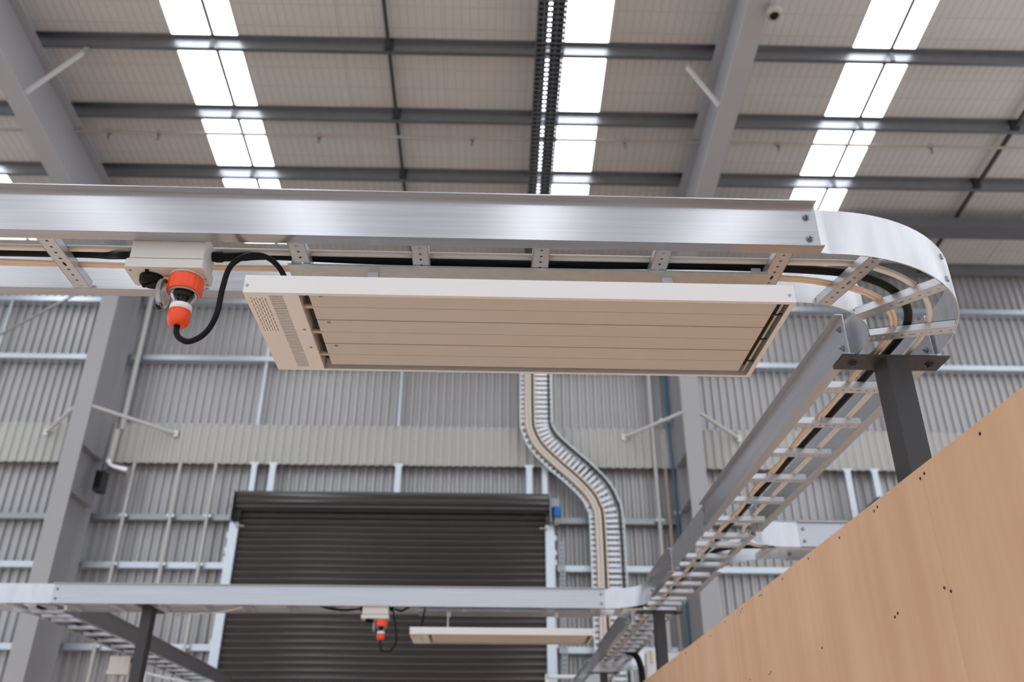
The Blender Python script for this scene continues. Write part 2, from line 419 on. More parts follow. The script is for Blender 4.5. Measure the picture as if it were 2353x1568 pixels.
# bridging bars between purlins
for x, lab in ((-1.34, 'thin dark bridging bar running under the roof between big rafter and cable tray'), (6.88, 'thin dark bridging bar under the roof beyond the partition side skylight')):
    t = thing('bridging_bar', lab, 'bar', (x, 8, purlin_z(8)), 'bridging bars between the purlins')
    for a, b in zip([5.6, 6.67] + PUR[:-1], [6.67] + PUR):
        MB().bar((x, a + 0.08, purlin_z(a) + 0.07), (x, b - 0.01, purlin_z(b) + 0.07), 0.04, 0.05).build('bar_segment', 'black_steel', t)
        MB().box(x - 0.05, x + 0.05, b - 0.03, b - 0.005, purlin_z(b) + 0.03, purlin_z(b) + 0.15).build('end_cleat', 'black_steel', t)

# rafters and columns
def rafter(xc, lab):
    t = thing('rafter_beam', lab, 'rafter', (xc, 8, 7.2), 'painted portal rafters', 'structure')
    def zb(y): return 7.37 - 0.132 * (y - 7.0) if y > 3 else 7.9 - 0.105 * (y - 3)
    ys = [YB, 3.0, 11.1]
    def run(x0, x1, lo, hi, nm):
        v = []
        for y in ys:
            for x in (x0, x1):
                v += [(x, y, lo(y)), (x, y, hi(y))]
        f = []
        for i in range(2):
            a, b = 4 * i, 4 * i + 4
            f += [(a, a + 1, b + 1, b), (a + 2, b + 2, b + 3, a + 3), (a, b, b + 2, a + 2), (a + 1, a + 3, b + 3, b + 1)]
        f += [(0, 2, 3, 1), (8, 9, 11, 10)]
        MB().add(v, f).build(nm, 'rafter_paint', t)
    top = lambda y: purlin_z(y) - 0.002
    run(xc - 0.12, xc + 0.12, zb, lambda y: zb(y) + 0.02, 'bottom_flange')
    run(xc - 0.007, xc + 0.007, lambda y: zb(y) + 0.02, lambda y: top(y) - 0.02, 'web')
    run(xc - 0.12, xc + 0.12, lambda y: top(y) - 0.02, top, 'top_flange')
    return t
rafter(-5.61, 'big grey painted steel rafter rising over the tray run')
rafter(2.715, 'grey painted steel rafter between the two wide skylights')
def column(xc, lab, side):
    t = thing('steel_column', lab, 'column', (xc, 11.46, FLOOR), 'grey steel columns at the far wall', 'structure')
    MB().box(xc - 0.12, xc + 0.12, 11.10, 11.12, FLOOR, 6.98).build('front_flange', 'grey_paint', t)
    MB().box(xc - 0.008, xc + 0.008, 11.12, 11.80, FLOOR, 7.5).build('web', 'grey_paint', t)
    MB().box(xc - 0.12, xc + 0.12, 11.80, 11.82, FLOOR, 7.5).build('back_flange', 'grey_paint', t)
    for z in (4.28, 3.62):
        for s in (-1, 1):
            MB().box(min(xc + s * 0.008, xc + s * 0.115), max(xc + s * 0.008, xc + s * 0.115), 11.12, 11.80, z, z + 0.014).build('stiffener', 'grey_paint', t)
column(-5.61, 'broad grey steel column beside the pipes and the speaker', 1)
column(2.715, 'grey steel column beside the blue air pipe', -1)

# ================================================================ roller shutters
def shutter(x0, x1, n, lab, ztop=3.60):
    d = thing('door_%d' % n, lab, 'roller door', ((x0 + x1) / 2, 11.8, FLOOR), kind='structure')
    pitch = 0.0875
    NP = 12
    fr = [(-0.026 * (0.5 - 0.5 * math.cos(2 * math.pi * i / NP)) ** 0.8, pitch * i / NP) for i in range(NP + 1)]
    v = []
    for x in (x0, x1): v += [(x, d_, h_) for d_, h_ in fr]
    n_ = NP + 1
    mbs = MB().add(v, [(i, n_ + i, n_ + i + 1, i + 1) for i in range(NP)], True)
    vb = [(x, 0.005, h_) for x in (x0, x1) for h_ in (0, pitch)]
    mbs.add(vb, [(0, 1, 3, 2)])
    me, _ = mbs.mesh('curtain_slat', 'shutter', centre=False)
    k = 0
    while FLOOR + k * pitch < ztop - 0.1:
        place('curtain_slat', me, d, (0, 11.74, FLOOR + k * pitch)); k += 1
    # ribbed roll
    mb = MB(); R = 0.125; NN = 40; ring = []
    for j in range(NN):
        a = 2 * math.pi * j / NN; r = R + (0.010 if (j // 2) % 2 else -0.008); ring.append((r * math.cos(a), r * math.sin(a)))
    mb.prism(ring, (x0 - 0.02, 11.60, ztop + 0.06), (x1 + 0.02, 11.60, ztop + 0.06), (0, 1, 0), (0, 0, 1)).build('curtain_roll', 'shutter', d)
    for s, x in ((-1, x0), (1, x1)):
        gx0, gx1 = (x - 0.10, x + 0.02) if s < 0 else (x - 0.02, x + 0.10)
        MB().box(gx0, gx1, 11.66, 11.84, FLOOR, ztop - 0.22).build('guide', 'galv_girt', d)
        MB().box(x + s * 0.03, x + s * 0.045, 11.42, 11.86, ztop - 0.24, ztop + 0.16).build('end_plate', 'galv_steel', d)
        MB().lathe([(0.03, -0.06), (0.03, 0.06)], (x + s * 0.05, 11.6, ztop), 12, 'X').build('axle', 'bolt', d)
        for z in (ztop - 0.42, ztop - 0.62, 2.85, 1.80):
            MB().box(x + s * 0.10 - 0.03, x + s * 0.10 + 0.03, 11.70, 11.76, z, z + 0.07).build('guide_bracket', 'galv', d)
        MB().box(min(x - s * 0.10, x + s * 0.01), max(x - s * 0.10, x + s * 0.01), 11.62, 11.64, ztop - 0.285, ztop - 0.27).build('stop_lug', 'copper_tab', d)
    return d
shutter(-3.44, 0.73, 1, 'charcoal roller shutter with its roll, behind the lower tray')
shutter(5.30, 9.4, 2, 'charcoal roller shutter glimpsed above the plywood edge')
# stub posts from the band to the shutter head
for x, w, lab in ((-3.36, 0.075, 'first of the short pale posts above the shutter, by its end plate'), (-3.10, 0.085, 'second short pale post above the shutter'), (-1.34, 0.085, 'short pale post above the middle of the shutter'),
                  (0.50, 0.085, 'short pale post above the shutter near the wall ladder'), (0.72, 0.075, 'short pale post closest to the wall ladder'), (5.03, 0.085, 'first short pale post beyond the column above the plywood'), (5.42, 0.085, 'second short pale post beyond the column above the plywood')):
    t = thing('shutter_post', lab, 'post', (x, 11.85, 3.6), 'short posts over the shutters')
    MB().box(x - w / 2, x + w / 2, 11.78, 11.84, 3.55, 4.25).build('post_body', 'galv_girt', t)
    MB().box(x - w / 2 - 0.02, x + w / 2 + 0.02, 11.78, 11.86, 4.25, 4.28).build('cap_plate', 'galv', t)
# drive motor of the shutter
t = thing('shutter_motor', 'blue shutter drive motor on the guide beside the wall ladder', 'motor', (0.86, 11.58, 3.3))
MB().lathe([(0, 0), (0.055, 0), (0.065, 0.02), (0.065, 0.13), (0.05, 0.15), (0, 0.15)], (0.85, 11.56, 3.45), 20).build('motor_body', 'blue_paint', t)
MB().lathe([(0, 0), (0.04, 0), (0.045, 0.1), (0, 0.1)], (0.85, 11.56, 3.35), 16).build('gearbox', 'cream_pipe', t)
MB().box(0.79, 0.90, 11.54, 11.62, 3.60, 3.72).build('mounting_plate', 'galv_steel', t)
t = thing('hoist_chain', 'slotted steel hoist rail hanging beside the shutter guide', 'rail', (0.93, 11.6, 1.2))
for k in range(44):
    z = 0.6 + k * 0.058
    MB().box(0.905, 0.95, 11.595, 11.605, z, z + 0.04).build('link', 'galv_steel', t)
MB().bar((0.957, 11.6, 0.55), (0.957, 11.6, 3.2), 0.012, 0.012, (0, 1, 0)).build('rail', 'galv_dull', t)
MB().bar((0.898, 11.6, 0.55), (0.898, 11.6, 3.2), 0.012, 0.012, (0, 1, 0)).build('rail', 'galv_dull', t)

# ================================================================ pipes and small things on the far wall
def pipe(pts, r, m, name, lab, cat, clips=(), group=None):
    t = thing(name, lab, cat, pts[0], group)
    MB().tube(pts, r, 10).build('pipe_body', m, t)
    for c in clips:
        MB().box(c[0] - 0.05, c[0] + 0.05, c[1] - 0.02, c[1] + 0.035, c[2] - 0.02, c[2] + 0.02).build('pipe_clip', 'galv', t)
    return t
for x, lab in ((-5.05, 'pale conduit drop closest to the broad column'), (-4.41, 'middle one of the three pale conduit drops'), (-3.91, 'pale conduit drop closest to the shutter')):
    pipe([(x, 11.82, 4.26), (x, 11.82, FLOOR + 0.6)], 0.024, 'pipe_white', 'conduit_drop', lab, 'pipe', [(x, 11.83, z) for z in (3.51, 2.85, 1.80)], 'pale conduit drops by the shutter')
pipe([(2.30, 11.80, 7.2), (2.30, 11.80, 0.6)], 0.028, 'pipe_white', 'conduit_drop', 'pale pipe between wall cable ladder and blue pipe', 'pipe', [(2.30, 11.82, z) for z in (3.51, 2.85, 1.80)])
pipe([(2.44, 11.80, 4.25), (2.46, 11.80, 0.6)], 0.022, 'cream_pipe', 'conduit_drop', 'short cream pipe just beside the blue air pipe', 'pipe', [(2.45, 11.82, z) for z in (2.85,)])
pipe([(2.52, 11.76, 7.2), (2.53, 11.76, 5.0)], 0.032, 'pipe_blue', 'air_pipe', 'upper length of blue air pipe along the column', 'pipe')
pipe([(2.53, 11.76, 4.93), (2.56, 11.74, 0.6)], 0.022, 'pipe_blue', 'air_pipe', 'thin lower length of blue air pipe along the column', 'pipe', [(2.55, 11.78, 3.6)])
t = thing('pipe_valve', 'silver valve between thick and thin blue air pipe', 'valve', (2.50, 11.74, 4.9))
MB().lathe([(0, -0.09), (0.035, -0.09), (0.04, -0.03), (0.03, 0), (0.04, 0.05), (0.035, 0.09), (0, 0.09)], (2.48, 11.74, 4.965), 14, 'X').build('valve_body', 'foil_duct', t)
MB().bar((2.53, 11.70, 4.97), (2.60, 11.66, 4.94), 0.02, 0.015).build('lever', 'blue_paint', t)
pipe([(-5.33, 11.80, 7.1), (-5.33, 11.80, 4.75)], 0.04, 'pipe_white', 'downpipe', 'pale grey downpipe alongside the broad column', 'pipe')
pipe([(-5.36, 11.74, 4.72), (-5.36, 11.72, 4.12)], 0.05, 'pipe_white', 'downpipe', 'short pale pipe over the foil elbow', 'pipe')
MBt = MB().tube(smooth_path([(-5.33, 11.6, 4.20), (-5.26, 11.6, 4.13), (-5.16, 11.6, 4.10), (-5.02, 11.6, 4.07)], 5), 0.058, 12)
tag(MBt.build('duct_elbow', 'foil_duct'), 'crinkled silver foil elbow beside the broad column', 'duct')
t = thing('wall_speaker', 'black wall speaker beside the broad column', 'speaker', (-5.33, 11.6, 3.7))
MB().box(-5.41, -5.30, 11.50, 11.68, 3.76, 4.04).build('cabinet', 'black_steel', t)
MB().box(-5.40, -5.31, 11.49, 11.50, 3.78, 4.02).build('grille', 'black_rubber', t)
# fly braces on columns and rafters
for p, q, lab in (((-5.52, 11.12, 4.83), (-4.56, 11.84, 4.72), 'pale brace from broad column toward the shutter side'), ((-5.70, 11.12, 4.83), (-6.4, 11.84, 4.72), 'brace from broad column away from the shutter'),
                  ((2.60, 11.12, 4.83), (1.88, 11.84, 4.74), 'pale brace from narrow column toward the wall ladder'), ((2.83, 11.12, 4.83), (3.55, 11.84, 4.74), 'pale brace from narrow column toward the partition'),
                  ((-5.50, 7.78, 7.32), (-4.95, 7.77, 8.0), 'light brace on the big rafter up to the purlin'), ((2.60, 7.78, 7.32), (2.25, 7.78, 7.98), 'light brace on the smaller rafter up to the purlin')):
    t = thing('fly_brace', lab, 'brace', p, 'steel fly braces')
    MB().bar(p, q, 0.038, 0.038).build('brace_bar', 'pipe_white', t)
    MB().box(q[0] - 0.03, q[0] + 0.03, q[1] - 0.02, q[1] + 0.02, q[2] - 0.05, q[2] + 0.04).build('brace_foot', 'galv', t)
pipe([(-9.0, 11.3, 4.6), (-5.95, 11.3, 6.9)], 0.018, 'galv_dull', 'tension_rod', 'thin diagonal tension rod beyond the broad column', 'rod')
for x, lab in ((-3.44, 'thin galvanised sag rod over the shutter near the pipes'), (-1.40, 'thin galvanised sag rod over the middle of the shutter'), (5.9, 'thin galvanised sag rod above the plywood edge'), (-7.5, 'thin galvanised sag rod beyond the broad column')):
    t = thing('sag_rod', lab, 'rod', (x, 11.95, 4.9), 'sag rods between girts')
    MB().bar((x, 11.93, 4.88), (x, 11.93, 5.92), 0.04, 0.04, (0, 1, 0)).build('rod_lower', 'galv_girt', t)
    MB().bar((x, 11.93, 6.0), (x, 11.93, 6.92), 0.04, 0.04, (0, 1, 0)).build('rod_upper', 'galv_girt', t)
tag(MB().tube(smooth_path([(0.68, 11.3, -0.2), (0.68, 11.3, 1.30), (0.70, 11.3, 1.37), (0.76, 11.3, 1.40), (1.5, 11.3, 1.40)], 6), 0.024, 10).build('guard_rail', 'white_plastic'), 'white bent pipe guard rail beside the shutter foot', 'rail')

# sprinkler pipe
t = thing('sprinkler_pipe', 'thin cream sprinkler pipe running under the roof purlins', 'pipe', (0, 9.07, 7.85))
MB().tube([(XL, 9.07, 7.877), (XR, 9.07, 7.877)], 0.02, 10).build('pipe_body', 'cream_pipe', t)
for x in (-5.14, -4.49, -2.375, -0.347, 1.69, 3.75, 5.82, 7.9):
    h = MB().box(x - 0.035, x + 0.035, 9.045, 9.095, 7.85, 7.905).build('tee_fitting', 'cream_pipe', t)
    MB().lathe([(0, -0.09), (0.022, -0.085), (0.022, -0.08), (0.008, -0.075), (0.012, -0.03), (0.012, 0), (0, 0)], (x, 9.07, 7.85), 12).build('sprinkler_head', 'bolt', h)
t = thing('ceiling_camera', 'small cream dome camera under the smaller rafter', 'camera', (2.85, 6.5, 7.3))
MB().lathe([(0, 0.10), (0.075, 0.10), (0.08, 0.05), (0.07, 0.0), (0, 0.0)], (2.86, 6.42, 7.30), 20).build('housing', 'cream_pipe', t)
MB().lathe([(0, -0.03), (0.03, -0.028), (0.045, -0.01), (0.05, 0.005), (0, 0.005)], (2.86, 6.42, 7.30), 18).build('lens_dome', 'black_rubber', t)

# ================================================================ wall ladder and roof tray (hall system)
def strip_ladder(name, lab, path, w, pitch, m_rail, m_rung, nrm, rung_w):
    """cable tray along a centre-line path; rails either side; rungs as parts. nrm = direction the tray faces"""
    t = thing(name, lab, 'cable tray', path[0]); P = [Vector(p) for p in path]; nrm = Vector(nrm)
    side = []
    for i, p in enumerate(P):
        d = (P[min(i + 1, len(P) - 1)] - P[max(i - 1, 0)]).normalized(); side.append(d.cross(nrm).normalized())
    for s in (-1, 1):
        mb = MB(); v = []
        for p, a in zip(P, side):
            c = p + a * (s * w / 2)
            for du, dn in ((-0.008, 0), (0.008, 0), (0.008, 0.07), (-0.008, 0.07)): v.append(c + a * du + nrm * dn)
        f = []
        for i in range(len(P) - 1):
            for k in range(4): f.append((4 * i + k, 4 * i + (k + 1) % 4, 4 * i + 4 + (k + 1) % 4, 4 * i + 4 + k))
        f += [(0, 1, 2, 3), tuple(range(len(v) - 4, len(v)))]
        mb.add(v, f).build('side_rail', m_rail, t)
    acc = pitch / 2
    for i in range(len(P) - 1):
        seg = P[i + 1] - P[i]; L = seg.length; d = seg / L
        while acc < L:
            c = P[i] + d * acc; f_ = acc / L; a = (side[i] * (1 - f_) + side[i + 1] * f_).normalized()
            MB().bar(c - a * (w / 2 - 0.01) + nrm * 0.012, c + a * (w / 2 - 0.01) + nrm * 0.012, rung_w, 0.014, nrm).build('rung', m_rung, t)
            acc += pitch
        acc -= L
    return t
def wall_path(dx, y):
    a = [(0.60 + dx, y, 7.35), (0.60 + dx, y, 5.0)]
    return smooth_path([(0.60 + dx, y, 7.35), (0.60 + dx, y, 6.0), (0.60 + dx, y, 5.0), (0.62 + dx, y, 4.78), (0.72 + dx, y, 4.57), (0.94 + dx, y, 4.34), (1.20 + dx, y, 4.10), (1.40 + dx, y, 3.88), (1.50 + dx, y, 3.68), (1.545 + dx, y, 3.4), (1.545 + dx, y, 2.0), (1.545 + dx, y, 0.2)], 5)
strip_ladder('wall_cable_ladder', 'aluminium cable ladder dog-legging down the far wall beside the shutter', wall_path(0, 11.70), 0.46, 0.075, 'galv', 'alu_rung', (0, -1, 0), 0.042)
for dx, r, m_, lab in ((-0.140, 0.026, 'pale_cable', 'pale cable nearest the edge of the wall cable ladder'), (-0.090, 0.024, 'pale_cable', 'second pale cable from the edge on the wall cable ladder'),
                       (-0.052, 0.011, 'black_rubber', 'thin black cable beside the pale cables on the wall ladder'), (-0.025, 0.013, 'tan_cable', 'thin tan cable beside the black one on the wall ladder'), (0.185, 0.014, 'black_rubber', 'black cable along the outer edge of the wall ladder')):
    pts = []
    c = [Vector(p) for p in wall_path(0, 11.63)]
    for i, p in enumerate(c):
        d = (c[min(i + 1, len(c) - 1)] - c[max(i - 1, 0)]).normalized(); a = d.cross(Vector((0, -1, 0))).normalized(); pts.append(p - a * dx if a.x < 0 else p + a * dx)
    tag(MB().tube(pts, r, 8).build('cable', m_), lab, 'cable', 'cables on the wall ladder')
# roof tray
ry = lambda y: purlin_z(y) - 0.22
strip_ladder('roof_cable_tray', 'dark slotted cable tray hung under the roof beside the middle skylight', [(0.593, 2.5, ry(2.5)), (0.593, 7, ry(7)), (0.593, 11.66, ry(11.66))], 0.325, 0.07, 'galv_steel', 'galv_steel', (0, 0, 1), 0.035)
for x, r, lab in ((0.47, 0.035, 'black cable on the roof tray, first from the plain ceiling side'), (0.532, 0.022, 'thin black cable on the roof tray beside the bright slit'), (0.625, 0.032, 'black cable on the roof tray just past the bright slit'), (0.70, 0.040, 'black cable on the roof tray closest to the skylight')):
    tag(MB().tube([(x, 2.5, ry(2.5) + 0.055), (x, 11.6, ry(11.6) + 0.055)], r, 8).build('cable', 'black_rubber'), lab, 'cable', 'cables on the roof tray')

# ================================================================ PLYWOOD PARTITION
pt = sysd(thing('plywood_partition', 'tan plywood partition wall with screw heads along its seams', 'partition', (1.15, 4.0, FLOOR), kind='structure'))
PX, PT = 1.135, 0.793
seams = [-0.84 + 1.497 * k for k in range(0, 8)]
ring_s = MB().lathe([(0.0045, 0), (0.0035, 0.0012), (0.0, 0.0014)], (0, 0, 0), 8, 'X').mesh('screw_head', 'screw', centre=False)[0]
for k, (a, b) in enumerate(zip(seams, seams[1:])):
    sh = MB().box(PX, PX + 0.015, a + 0.0003, b - 0.0003, FLOOR + 0.01, PT).build('plywood_sheet', 'ply', pt)
    for j in range(6):
        ys = [a + 0.013] if j == 0 else [b - 0.013] if j == 5 else [a + j * (b - a) / 5] if j != 1 else [a + 0.290, a + 0.316]
        for e in ys:
            for i in range(8):
                if j in (2, 4) and i % 2: continue
                place('screw_head', ring_s, sh, (PX - 0.0006, e + random.uniform(-0.003, 0.003), PT - 0.024 - 0.293 * i + random.uniform(-0.008, 0.008)), math.pi)

# ================================================================ CABLE LADDERS
ZB, ZTP, HH, FLG, TH, LIP = 1.200, 1.336, 0.136, 0.024, 0.003, 0.012
WEB = 0.252
def rail_prof(out):
    """C rail: web at u=0, flanges reach out by FLG on the side 'out'"""
    return [(-out * LIP, 0), (out * FLG, 0), (out * FLG, TH), (out * TH, TH), (out * TH, HH - TH), (out * FLG, HH - TH), (out * FLG, HH), (0, HH), (0, TH), (-out * LIP, TH)]
def perforated(L, w, nh, r, z0=0.0):
    """rung: perforated sole, two upstands with inturned lips; along X, centred"""
    mb = MB(); pitch = L / nh; x0 = -L / 2
    for i in range(nh):
        a, b = x0 + i * pitch, x0 + (i + 1) * pitch; c = (a + b) / 2
        if i == nh // 2: rx, rr = pitch * 0.42, r * 0.9
        else: rx, rr = r, r
        outer = [(b, 0), (b, w / 2), (c, w / 2), (a, w / 2), (a, 0), (a, -w / 2), (c, -w / 2), (b, -w / 2)]
        inner = [(c + rx * math.cos(t * math.pi / 4), rr * math.sin(t * math.pi / 4)) for t in range(8)]
        v = [(x, y, z0) for x, y in outer] + [(x, y, z0) for x, y in inner] + [(x, y, z0 + 0.002) for x, y in inner]
        mb.add(v, [(k, (k + 1) % 8, 8 + (k + 1) % 8, 8 + k) for k in range(8)] + [(8 + k, 8 + (k + 1) % 8, 16 + (k + 1) % 8, 16 + k) for k in range(8)])
    for s in (-1, 1):
        y = s * w / 2
        mb.box(-L / 2, L / 2, min(y, y - s * 0.002), max(y, y - s * 0.002), z0, z0 + 0.022)
        mb.box(-L / 2, L / 2, min(y, y - s * 0.012), max(y, y - s * 0.012), z0 + 0.020, z0 + 0.022)
    return mb
RUNG_ME = perforated(WEB - 2 * LIP + 0.002, 0.042, 9, 0.0042).mesh('rung', 'alu_rung', centre=False)[0]
RUNG_LONG = perforated(0.70, 0.03, 27, 0.0042).mesh('rung_long', 'alu_rung', centre=False)[0]
def bolt_mesh():
    mb = MB(); mb.lathe([(0.0, 0.0), (0.0105, 0.0), (0.0105, 0.0015), (0.0, 0.0015)], (0, 0, 0), 16, 'Y', smooth=False)
    mb.lathe([(0.0, 0.0015), (0.0075, 0.0015), (0.0075, 0.007), (0.0, 0.007)], (0, 0, 0), 6, 'Y', smooth=False)
    mb.lathe([(0.0, 0.007), (0.004, 0.007), (0.004, 0.013), (0, 0.013)], (0, 0, 0), 10, 'Y', smooth=False)
    return mb.mesh('bolt', 'bolt', centre=False)[0]
BOLT = bolt_mesh()
def bolts(t, pts, rz):
    for p in pts: place('bolt', BOLT, t, p, rz)

def ladder_x(lab, x0, x1, y0, rungs, bolt_l=True, bolt_r=True):
    """straight ladder along X; y0 = outer edge of the near flange"""
    n, f = y0 + FLG, y0 + FLG + WEB
    t = sysd(thing('cable_ladder', lab, 'cable ladder', ((x0 + x1) / 2, (n + f) / 2, ZB), 'aluminium cable ladder lengths'))
    MB().prism(rail_prof(-1), (x0, n, ZB), (x1, n, ZB), (0, 1, 0), (0, 0, 1)).build('side_rail', 'alu_x', t)
    MB().prism(rail_prof(1), (x0, f, ZB), (x1, f, ZB), (0, 1, 0), (0, 0, 1)).build('side_rail', 'alu_x', t)
    for x in rungs: place('rung', RUNG_ME, t, (x, (n + f) / 2, ZB + 0.001), math.pi / 2)
    for ok, x in ((bolt_l, x0 + 0.025), (bolt_r, x1 - 0.025)):
        if ok:
            bolts(t, [(x, n - TH, ZB + z) for z in (0.034, 0.098)], math.pi)
            bolts(t, [(x, f - 0.0005, ZB + z) for z in (0.034, 0.098)], math.pi)
    return t
def ladder_y(lab, xo, y0, y1, rungs, b0=True, b1=True):
    """straight ladder along Y; xo = outer edge of the flange on the low-x side"""
    l, r = xo + FLG, xo + FLG + WEB
    t = sysd(thing('cable_ladder', lab, 'cable ladder', ((l + r) / 2, (y0 + y1) / 2, ZB), 'aluminium cable ladder lengths'))
    MB().prism(rail_prof(-1), (l, y0, ZB), (l, y1, ZB), (1, 0, 0), (0, 0, 1)).build('side_rail', 'alu_y', t)
    MB().prism(rail_prof(1), (r, y0, ZB), (r, y1, ZB), (1, 0, 0), (0, 0, 1)).build('side_rail', 'alu_y', t)
    for y in rungs: place('rung', RUNG_ME, t, ((l + r) / 2, y, ZB + 0.001))
    for ok, y in ((b0, y0 + 0.03), (b1, y1 - 0.03)):
        if ok:
            bolts(t, [(l - TH, y, ZB + z) for z in (0.034, 0.098)], math.pi / 2)
            bolts(t, [(r - 0.0005, y, ZB + z) for z in (0.034, 0.098)], math.pi / 2)
    return t
Y1, Y2 = 1.738, 6.11            # outer near edges of the near and the lower ladder
XO = 1.054                      # outer edge of the run going away
X_END, X_END2 = 0.806, 0.823
S1, S2 = 0.013, 0.048
R1 = [x + S1 for x in [-2.868, -2.57, -2.273, -1.975, -1.678, -1.38, -1.082, -0.785, -0.485, -0.187, 0.111, 0.410, 0.707]]
R2 = [x + S2 - S1 for x in R1]
ladder_x('long aluminium cable ladder overhead carrying the near heater', -2.97, X_END, Y1, R1)
ladder_x('lower aluminium cable ladder in front of the shutter carrying the far heater', -2.922, X_END2, Y2, R2)

def fitting(lab, rails, rungs, boltset, centre):
    t = sysd(thing('cable_ladder_fitting', lab, 'cable ladder', centre, 'aluminium bends and tees'))
    for path in rails:
        MB().ribbon(path, ZB + 0.003, ZTP - 0.003, TH).build('side_rail', 'alu_bend', t)
    for me, p, rz in rungs: place('rung', me, t, (p[0], p[1], ZB + 0.001), rz)
    for p, rz in boltset: place('bolt', BOLT, t, p, rz)
    return t
# near bend
CX, CY, RO, RI = 0.84, 2.28, 0.502, 0.266
rg = []
for a in (13, 43, 74):
    an = math.radians(a); rm = (RO + RI) / 2
    rg.append((RUNG_ME, (CX + rm * math.sin(an), CY - rm * math.cos(an)), an - math.pi / 2))
bend = fitting('curved aluminium bend joining the overhead ladder to the run going away', [
    [(X_END - 0.03, Y1 + FLG + 0.0035), (X_END + 0.02, CY - RO)] + arc(CX, CY, RO, -90, 0, 22) + [(CX + RO, CY + 0.05)],
    [(X_END - 0.03, Y1 + FLG + WEB - 0.0035)] + arc(CX, CY, RI, -90, 0, 14) + [(CX + RI - 0.008, CY + 0.06)]], rg,
    [((CX + RO * math.sin(math.radians(52)) + 0.001, CY - RO * math.cos(math.radians(52)), ZB + z), math.radians(180 + 52)) for z in ()], (CX + 0.25, CY - 0.25, ZB))
MB().ribbon(arc(CX, CY, RO + 0.004, -22, 2, 6), ZB + 0.06, ZTP + 0.004, 0.004).build('splice_plate', 'alu_bend', bend)
for zz in (0.034, 0.104):
    an = math.radians(46)
    MB().bar((CX + RO * math.sin(an), CY - RO * math.cos(an), ZB + zz), (CX + (RO + 0.006) * math.sin(an), CY - (RO + 0.006) * math.cos(an), ZB + zz), 0.012, 0.012).build('rivet', 'bolt', bend)
# run going away
L_, R_ = XO + FLG, XO + FLG + WEB
ladder_y('aluminium cable ladder running away above the plywood partition edge', XO, 2.30, 4.21, [2.56 + 0.297 * k for k in range(6)])
YC3 = 4.62; T3N, T3F = YC3 - WEB / 2, YC3 + WEB / 2
XC = XO + FLG + WEB / 2
rr = 0.25
fitting('tee fitting sending a branch over the plywood partition', [
    [(L_, 4.18), (L_, 5.08)],
    [(R_, 4.17)] + [(x, y) for x, y in arc(R_ + rr, T3N - rr, rr, 180, 90, 10)] + [(R_ + rr + 0.07, T3N)],
    [(R_ + rr + 0.07, T3F)] + arc(R_ + rr, T3F + rr, rr, 270, 180, 10) + [(R_, 5.08)]],
    [(RUNG_ME, (XC, y), 0) for y in (4.33, 4.50, 4.74, 4.92)] + [(RUNG_LONG, (R_, YC3), math.pi / 2), (RUNG_ME, (R_ + 0.16, YC3), math.pi / 2)], [], (XC + 0.2, YC3, ZB))
ladder_x('short branch ladder seen above the plywood edge', R_ + rr + 0.06, 3.4, T3N - FLG, [R_ + rr + 0.2 + 0.297 * k for k in range(5)], True, False)
ladder_y('short aluminium ladder length between the two tee fittings', XO, 5.05, 5.74, [5.17, 5.40, 5.62])
T2N, T2F = Y2 + FLG, Y2 + FLG + WEB
fitting('tee fitting where the lower ladder meets the run', [
    [(R_, 5.71), (R_, 6.83)],
    [(X_END2 + 0.001, T2N)] + arc(L_ - rr, T2N - rr, rr, 90, 0, 10) + [(L_, 5.71)],
    [(X_END2 + 0.001, T2F)] + arc(L_ - rr, T2F + rr, rr, 270, 360, 10) + [(L_, 6.83)]],
    [(RUNG_ME, (XC, y), 0) for y in (5.84, 6.00, 6.18, 6.36, 6.54, 6.74)] + [(RUNG_ME, (0.93, (T2N + T2F) / 2), math.pi / 2)], [], (XC - 0.1, 6.26, ZB))
ladder_y('cable ladder length below the lower junction, farther along the run', XO, 6.80, 8.60, [6.92 + 0.215 * k for k in range(8)])
YC4 = 9.0
fitting('tee fitting at the far end of the run', [
    [(L_, 8.57), (L_, 9.5)],
    [(R_, 8.57)] + arc(R_ + rr, YC4 - WEB / 2 - rr, rr, 180, 90, 8)[1:] + [(R_ + rr + 0.05, YC4 - WEB / 2)],
    [(R_ + rr + 0.05, YC4 + WEB / 2)] + arc(R_ + rr, YC4 + WEB / 2 + rr, rr, 270, 180, 8) + [(R_, 9.5)]],
    [(RUNG_ME, (XC, y), 0) for y in (8.68, 8.86, 9.04, 9.22, 9.4)] + [(RUNG_LONG, (R_, YC4), math.pi / 2)], [], (XC + 0.15, YC4, ZB))
ladder_x('farthest branch ladder behind the white enclosure', R_ + rr + 0.03, 3.2, YC4 - WEB / 2 - FLG, [R_ + rr + 0.2 + 0.297 * k for k in range(4)], True, False)
ladder_y('last cable ladder length of the run, near the bottom edge', XO, 9.47, 11.0, [9.6 + 0.215 * k for k in range(6)])
# branch at the low-x end of the lower ladder
LXO = -3.232; LL, LR = LXO + FLG, LXO + FLG + WEB
fitting('tee fitting at the other end of the lower ladder', [
    [(-4.3, T2N), (-2.923, T2N)],
    [(-2.923, T2F)] + arc(LR + 0.045, T2F + 0.045, 0.045, 270, 180, 8) + [(LR, 6.72)],
    [(-4.3, T2F)] + arc(LL - rr, T2F + rr, rr, 270, 360, 8) + [(LL, 6.72)]],
    [(RUNG_ME, (x, (T2N + T2F) / 2), math.pi / 2) for x in (-4.05, -3.75, -3.45, -3.2, -3.0)] + [(RUNG_ME, (LXO + FLG + WEB / 2, y), 0) for y in (6.48, 6.64)], [], (-3.2, 6.4, ZB))
ladder_y('cable ladder branch going away behind the black post by the column', LXO, 6.69, 11.0, [6.80 + 0.297 * k for k in range(14)])

